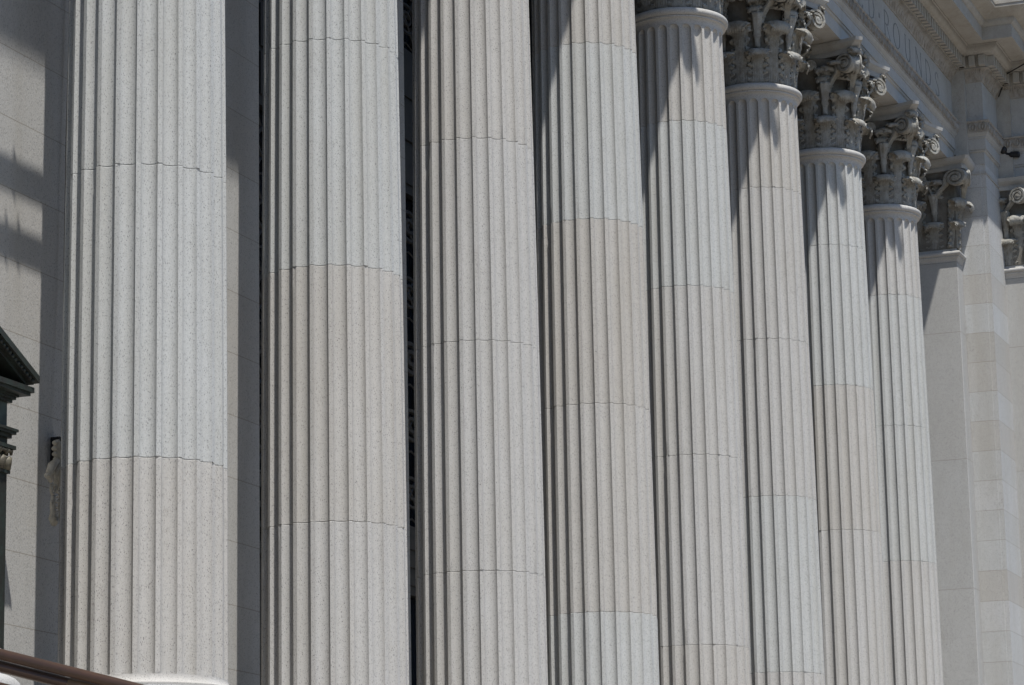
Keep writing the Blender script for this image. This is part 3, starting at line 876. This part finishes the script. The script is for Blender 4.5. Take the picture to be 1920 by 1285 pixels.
mb = MB(); kbox(mb, .03, .545, .575); kbox(mb, .055, .575, .60); kbox(mb, .075, .60, .62); kbox(mb, .15, .62, .65); kbox(mb, .175, .65, .70); dp('cornice', mb, M_BRONZE)
# pediment: tympanum and raking cornice
sl = .46; hp = hx+.21
mb = MB(); mb.add([(XO-hp+.1, .86, .70), (XO+hp-.1, .86, .70), (XO, .86, .70+sl*(hp-.1)), (XO-hp+.1, 1.3, .70), (XO+hp-.1, 1.3, .70), (XO, 1.3, .70+sl*(hp-.1))], [(0, 1, 2), (5, 4, 3), (0, 3, 4, 1), (1, 4, 5, 2), (2, 5, 3, 0)])
dp('tympanum', mb, M_BLACK)
for sx in (1, -1):
    mb = MB()
    for (p, dz0, dz1) in ((.12, -.10, -.065), (.17, -.065, -.03), (.21, -.03, .035)):
        xa = XO; xb = XO+sx*(hx+p)
        za = .775+sl*hp; zb = .775+sl*(hp-hx-p)
        v = []
        for y in (.8-p, 1.3):
            v += [(xa, y, za+dz0), (xb, y, zb+dz0), (xb, y, zb+dz1), (xa, y, za+dz1)]
        mb.add(v, [(0, 1, 2, 3), (7, 6, 5, 4), (0, 4, 5, 1), (1, 5, 6, 2), (2, 6, 7, 3), (3, 7, 4, 0)])
    n = 22
    for i in range(n):      # egg-like beads along the rake
        f = (i+.5)/n; xx = XO+sx*(hx+.17)*f; zz = .775+sl*(hp-(hx+.17)*f)-.048
        mb.ball((xx, .63, zz), .020, 6)
    dp('raking_cornice', mb, M_BRONZE)

# ------------------------------------------------------------------ scrolled bracket on the pier behind the nearest column
t = thing('scrolled_bracket', 'pale scrolled ornament hanging below a small dark box on the shaded pier', 'wall ornament', (.28, 1.2, .49))
def tp(name, mb, mat, smooth=False):
    o = mb.build(name, mat, t, smooth); o.location = (-.28, -1.2, -.49); return o
mb = MB(); mb.box(.325, .425, 1.10, 1.2, .13, .50); tp('mounting_box', mb, M_BLACK)
mb = MB(); mb.add([(.30, 1.12, .50), (.40, 1.12, .50), (.30, .98, .44), (.22, .98, .40), (.30, 1.12, .44), (.40, 1.12, .40)], [(0, 1, 2, 3), (1, 5, 2), (0, 3, 4), (4, 3, 2, 5)]); tp('bracket_arm', mb, M_BRONZE2)
mb = MB()
def q_(px, py, Y=1.05): return (.03+(px-90)*.0103, Y, .50-(py-820)*.00525)
mb.tube([q_(*p) for p in ((104, 833), (108, 845), (110, 865), (110, 885), (108, 905), (104, 926))], [.026, .040, .044, .046, .038, .018], 10)
mb.tube([q_(*p) for p in ((109, 868), (103, 873), (97, 881), (93, 893), (91, 905), (95, 912))], [.02, .032, .038, .034, .026, .016], 8)
mb.tube([q_(p[0], p[1], 1.02) for p in ((107, 876), (101, 884), (98, 896), (101, 908))], [.012, .018, .016, .01], 8)
mb.ball(q_(88, 902), .026, 8)
for p in ((101, 838), (100, 849), (101, 859), (103, 868)): mb.ball(q_(*p), .022, 8)
for cx, cy, rx, ry, th_ in ((107, 921, 5, 7, .012), (98, 925, 3, 9, .012), (105, 941, 4, 6, .011), (99, 950, 3, 5, .011), (104, 962, 3.5, 7, .012)):
    mb.tube([q_(cx+rx*math.cos(a*PI/8), cy+ry*math.sin(a*PI/8)) for a in range(15)], th_*1.1, 7)
mb.tube([q_(*p) for p in ((99, 935), (98, 955), (100, 968), (98, 978), (102, 986), (106, 980), (105, 972))], [.016, .022, .026, .034, .032, .022, .012], 8)
mb.tube([q_(*p) for p in ((110, 925), (112, 940), (110, 952), (112, 964), (109, 982))], [.008, .012, .010, .012, .008], 6)
c_ = Vector((.17, 1.05, .08))
for v_ in mb.v: v_.y = 1.05+(v_.y-1.05)*1.3
tp('scrollwork', mb, M_PALE, True)
mb = MB(); mb.tube([(.68, 1.17, 9.0), (.56, 1.16, 6.0), (.47, 1.15, 3.57), (.44, 1.14, 2.0), (.385, 1.10, .50)], .007, 6)
o = mb.build('hanging_wire', M_WIRE); tag(o, 'thin brown wire running down the shaded pier to the scrolled bracket', 'wire')

# ------------------------------------------------------------------ end wall: anta, quoined block, pilasters
def flat_capital(t, x0, y0, y1, zo, x1, zcap=9.66, narrow=False):
    """carved capital on a square pier: its long -X face from y0 (front) to y1, front face x0..x1"""
    mb = MB()
    secs = [(0, zcap), (.01, zcap+.4), (.03, 11.0), (.10, 11.15), (.12, 11.232)]
    vs = []; fs = []
    for p, z in secs: vs += [(x0-p, y0-p, z), (x1, y0-p, z), (x1, y1+p, z), (x0-p, y1+p, z)]
    for i in range(len(secs)-1):
        for k in range(4):
            j = (k+1) % 4; fs.append((i*4+k, i*4+j, i*4+4+j, i*4+4+k))
    fs.append((3, 2, 1, 0)); fs.append(tuple(range(16, 20))); mb.add(vs, fs)
    bell = mb.build('capital', G_BELL, t); bell.location = zo
    W_ = y1-y0
    ys = [y0+W_*f for f in ((.78,) if narrow else (.30, .72))]
    for y in ys: mesh_to('acanthus_leaf', LEAF_LOWF, bell, (x0+.01, y, zcap+.005), PI)
    mesh_to('acanthus_leaf', LEAF_LOWF, bell, (x0+.03, y0+.03, zcap+.005), R(225), (1, .8, 1))
    for y in ((y0+W_*.42,) if narrow else (y0+W_*.52, y0+W_*.93)): mesh_to('acanthus_leaf', LEAF_UPF, bell, (x0+.02, y, zcap+.005), PI)
    mesh_to('acanthus_leaf', LEAF_UPF, bell, (x0+.05, y0+.05, zcap+.005), R(225), (1, .85, 1))
    mesh_to('acanthus_leaf', LEAF_UPF, bell, (x0+.32, y0+.01, zcap+.005), R(270), (1, .7, 1))
    for y in ((y0+W_*.82,) if narrow else (y0+W_*.28, y0+W_*.76)): mesh_to('caulicole', STALK, bell, (x0-.03, y, 10.22), PI)
    # volute on the corner, plus one on the front face
    A = Vector((x0-.10, y0+W_*(.85 if narrow else .26), 0)); B = Vector((x0-.36, y0-(.0 if narrow else .36), 0)); dv = B-A
    mesh_to('volute', VOL, bell, (A.x, A.y, 11.045), math.atan2(dv.y, dv.x), (dv.length/.56, 1, 1))
    A = Vector((x0+.40, y0-.10, 0)); dv = B+Vector((.05, 0, 0))-A
    mesh_to('volute', VOL, bell, (A.x, A.y, 11.045), math.atan2(dv.y, dv.x), (dv.length/.56, 1, 1))
    for s1, yc in (() if narrow else ((1, .30), (-1, .74))):
        A = Vector((x0-.10, y0+W_*yc, 0)); B2 = Vector((x0-.20, y0+W_*(.52-.02*s1), 0)); dv = B2-A
        mesh_to('helix', HELIX, bell, (A.x, A.y, 11.10), math.atan2(dv.y, dv.x), (dv.length/.30, 1, 1))
    for yc, ang in (((.95, 185),) if narrow else ((.22, 200), (.36, 170), (.70, 190), (.84, 165))):
        mesh_to('calyx_leaf', CURL, bell, (x0-.06, y0+W_*yc, 10.70), R(ang))
    if not narrow: mesh_to('fleuron', FLEUR, bell, (x0-.24, y0+W_*.52, 11.36), PI)
    # abacus with a hollow side
    secs = [(11.235, .30, .14), (11.30, .315, .155), (11.305, .29, .13), (11.335, .30, .14), (11.375, .36, .20), (11.41, .395, .235), (11.475, .42, .26)]
    vs = []; fs = []; n = 13
    for z, e, d_ in secs:
        row = []
        for i in range(n):
            t_ = -1+2*i/(n-1); yy = y0-e+.05+(W_+2*e-.1)*(i/(n-1)); row.append((x0-(d_+(e-d_)*t_*t_), yy, z))
        row = [(x1, y0-e*.9, z), (x0-e+.08, y0-e, z)]+row+[(x1, y1+e, z)]
        vs += row
    m_ = n+3
    for i in range(len(secs)-1):
        for k in range(m_):
            j = (k+1) % m_; fs.append((i*m_+k, i*m_+j, i*m_+m_+j, i*m_+m_+k))
    fs.append(tuple(range(m_-1, -1, -1))); fs.append(tuple(range((len(secs)-1)*m_, len(secs)*m_)))
    meshobj('abacus', vs, fs, G_TRIM, bell)
    return bell
def neck_ring(t, x0, y0, y1, x1, zo):
    prof = [(0, 9.38), (.01, 9.43), (.045, 9.47), (.045, 9.495), (.04, 9.50)]+[(.04+.045*math.sin(R(a)), 9.50+.045*(1-math.cos(R(a)))) for a in range(20, 181, 20)]+[(.0, 9.60), (-.02, 9.66)]
    vs = []; fs = []
    for p, z in prof: vs += [(x0-p, y0-p, z), (x1, y0-p, z), (x1, y1+p, z), (x0-p, y1+p, z)]
    for i in range(len(prof)-1):
        for k in range(4):
            j = (k+1) % 4; fs.append((i*4+k, i*4+j, i*4+4+j, i*4+4+k))
    fs.append((3, 2, 1, 0)); fs.append(tuple(range((len(prof)-1)*4, len(prof)*4)))
    o = meshobj('neck_moulding', vs, fs, G_NEUT, t); autosmooth(o, 30); o.location = zo
t = thing('square_anta', 'smooth square pier with leafy capital right of the last fluted column', 'pilaster', (33.9, 0, -2.84))
zo = (-33.9, 0, 2.84)
mb = MB(); mb.cbox(33.6, 34.098, -.73, .73, -2.84, 9.38, .012); o = mb.build('shaft', G_ANTA, t); o.location = zo
neck_ring(t, 33.6, -.73, .73, 34.098, zo); flat_capital(t, 33.6, -.73, .73, zo, 34.098)
t = thing('projecting_pilaster', 'second square pilaster with leafy capital, cut off at the right edge of the picture', 'pilaster', (36.4, -1.6, -2.84))
zo = (-36.4, 1.6, 2.84)
mb = MB(); mb.cbox(35.62, 37.2, -1.90, -1.262, -2.84, 9.38, .012); o = mb.build('shaft', G_ANTA, t); o.location = zo
neck_ring(t, 35.62, -1.90, -1.262, 37.2, zo); b_ = flat_capital(t, 35.62, -1.90, -1.262, zo, 37.2, narrow=True)
t = thing('end_wall', 'end wall of pale and tan granite courses stepping forward right of the square pier', 'wall', (36, 0, -2.84))
zo = (-36, 0, 2.84)
mb = MB(); mb.box(34.1, 46, -1.20, 3.0, -2.84, 11.49); o = mb.build('coursed_wall', G_BLOCK, t); o.location = zo
mb = MB(); mb.box(34.125, 46, -1.30, -1.20, -2.84, 11.49); o = mb.build('corner_strip', G_BLOCK, t); o.location = zo
mb = MB(); mb.box(34.08, 34.2, -1.19, -.73, 11.28, 11.33); mb.box(34.105, 35.7, -1.32, -1.19, 11.28, 11.33); o = mb.build('string_moulding', G_TRIM, t); o.location = zo
mb = MB(); mb.box(37.4, 46, -1.60, -1.30, -2.84, 11.49); o = mb.build('outer_wall', G_BLOCK, t); o.location = zo
mb = MB(); mb.box(30.8, 34.1, 1.2, 3.0, -2.84, 11.6); o = mb.build('rear_wall', G_PIER, t); o.location = zo
mb = MB(); mb.box(-14, -5.06, 1.2, 3.0, -2.84, 11.6); o = mb.build('side_wall', G_PIER); tag(o, 'granite rear wall beyond the outermost column on the left, outside the picture', 'wall')
mb = MB(); mb.box(-3.6, -.77, 1.35, 1.6, .8, 11.6); mb.box(-3.6, -.77, 1.35, 1.6, -2.84, .8); o = mb.build('door_wall', G_PIER); tag(o, 'recessed granite wall behind and above the pedimented bronze doorway', 'wall')

# floodlight and cables
t = thing('floodlight', 'small black floodlight on an arm fixed under the carved band near the right edge', 'floodlight', (35.58, -1.45, 12.2))
mb = MB(); mb.ball((-.06, .02, -.08), .085, 8, (1, 1, 1.1)); mb.build('lamp_head', M_BLACK, t, True)
mb = MB(); mb.tube([(-.05, .02, -.12), (-.06, -.06, -.17), (-.06, -.12, -.19)], .035, 8); mb.build('arm', M_BLACK, t)
mb = MB(); mb.tube([(-.06, -.10, -.19), (-.07, -.14, -.195), (-.08, -.30, -.215), (-.08, -.32, -.215)], [.04, .065, .065, .045], 10); mb.build('housing', M_BLACK, t)
mb = MB(); mb.tube([(34.5, -2.62, 13.70), (34.9, -2.2, 13.80), (35.28, -1.64, 13.70), (35.40, -1.52, 13.50), (35.41, -1.50, 13.47), (35.50, -1.40, 13.30), (35.58, -1.345, 13.2), (35.60, -1.34, 12.42), (35.50, -1.46, 12.36), (35.55, -1.42, 12.28)], .014, 6)
o = mb.build('black_cable', M_CABLE); tag(o, 'black cable dropping down the cornice and frieze to the floodlight', 'cable')
mb = MB(); mb.tube([(34.06, -.76, 12.9), (34.06, -.77, 12.42), (33.95, -.88, 12.36), (33.98, -.82, 12.1), (34.0, -.80, 11.9), (33.88, -.72, 11.62), (33.8, -.6, 11.47)], .012, 6)
o = mb.build('black_cable', M_CABLE); tag(o, 'thin black cable looping over the corner where the entablature meets the end wall', 'cable')

# unseen poles added above the view to cast shade bands on the nearest pier
for i, (z, y) in enumerate(((6.84, .0), (6.17, .0))):
    mb = MB(); mb.tube([(-3.4, y, z), (.0-.66, y, z)], .056, 12)
    for xx in (-2.1+.35*i, -1.62+.1*i, -1.0):
        mb.tube([(xx, y, z-.24), (xx, y, z-.1), (xx, y, z+.1), (xx, y, z+.30)], [.004, .035, .035, .004], 6)
    o = mb.build('shadow_pole', M_BRONZE2); tag(o, ['upper', 'lower'][i]+' unseen horizontal pole with pointed tips, added to cast a shade band on the nearest pier', 'pole', 'added shadow poles between columns')

# ------------------------------------------------------------------ stairs, ground, rail
mb = MB(); mb.box(-14, 46, -1.9, 3.0, -3.4, -2.84); o = mb.build('portico_floor', G_STEP); tag(o, kind='structure')
mb = MB(); N = 24; tr = .47; rs = .1475
prof = [(-1.9, -2.842)]
for i in range(N):
    y = -1.9-tr*i; z = -2.842-rs*(i+1)
    prof += [(y-.0, z), (y-tr, z)]
vs = []; 
for x in (-60, 80):
    for y, z in prof: vs.append((x, y, z))
n = len(prof); fs = [(i, i+1, n+i+1, n+i) for i in range(n-1)]
o = meshobj('steps', vs, fs, G_STEP); tag(o, kind='structure')
zg = prof[-1][1]; yg = prof[-1][0]
mb = MB(); mb.box(-60, 80, yg-6, yg, zg-.3, zg-.002); o = mb.build('pavement', M_PAVE); tag(o, kind='structure')
mb = MB(); mb.box(-60, 80, yg-6.3, yg-6.002, zg-.3, zg-.001); o = mb.build('kerb', G_STEP); tag(o, kind='structure')
mb = MB(); mb.add([(-1500, -1500, zg-.14), (1500, -1500, zg-.14), (1500, yg-6.2, zg-.14), (-1500, yg-6.2, zg-.14)], [(0, 1, 2, 3)]); o = mb.build('road', M_ASPH); tag(o, kind='structure')
mb = MB(); mb.add([(-1500, -1600, zg-.40), (1500, -1600, zg-.40), (1500, 1500, zg-.40), (-1500, 1500, zg-.40)], [(0, 1, 2, 3)]); o = mb.build('ground', M_PAVE); tag(o, kind='structure')

t = thing('handrail', 'brown metal stair handrail of parallel pipes crossing the bottom left corner', 'handrail', (-14, -3.0, -3.6))
k = .27585
def rp(y, dz=0, dx=0): return (-14+dx+14, y+3.0, -3.36+(y+6.72)*k-.0228+dz+3.6)
mb = MB(); mb.tube([rp(-2.4), rp(-13.5)], .0228, 14); mb.build('top_rail', M_RAIL, t, True)
mb = MB(); mb.tube([rp(-2.4, -.050, .03), rp(-13.5, -.050, .03)], .0245, 14); mb.build('second_rail', M_RAIL, t, True)
mb = MB(); mb.tube([rp(-2.4, -.137), rp(-13.5, -.137)], .0235, 14); mb.build('lower_rail', M_RAIL, t, True)
a = -6.72-.66*108/271-.04
mb = MB(); mb.tube([rp(a, -.050, .03), rp(a-.13, -.050, .03)], .0262, 14); mb.build('rail_sleeve', M_RAIL2, t, True)
for y in (-3.4, -5.6, -8.4, -10.8, -13.2):
    mb = MB(); p = rp(y); zf = -2.84-(-1.9-y)*rs/tr-.1+3.6
    mb.tube([(p[0], p[1], zf), (p[0], p[1], p[2])], .02, 10); mb.build('post', M_RAIL, t, True)
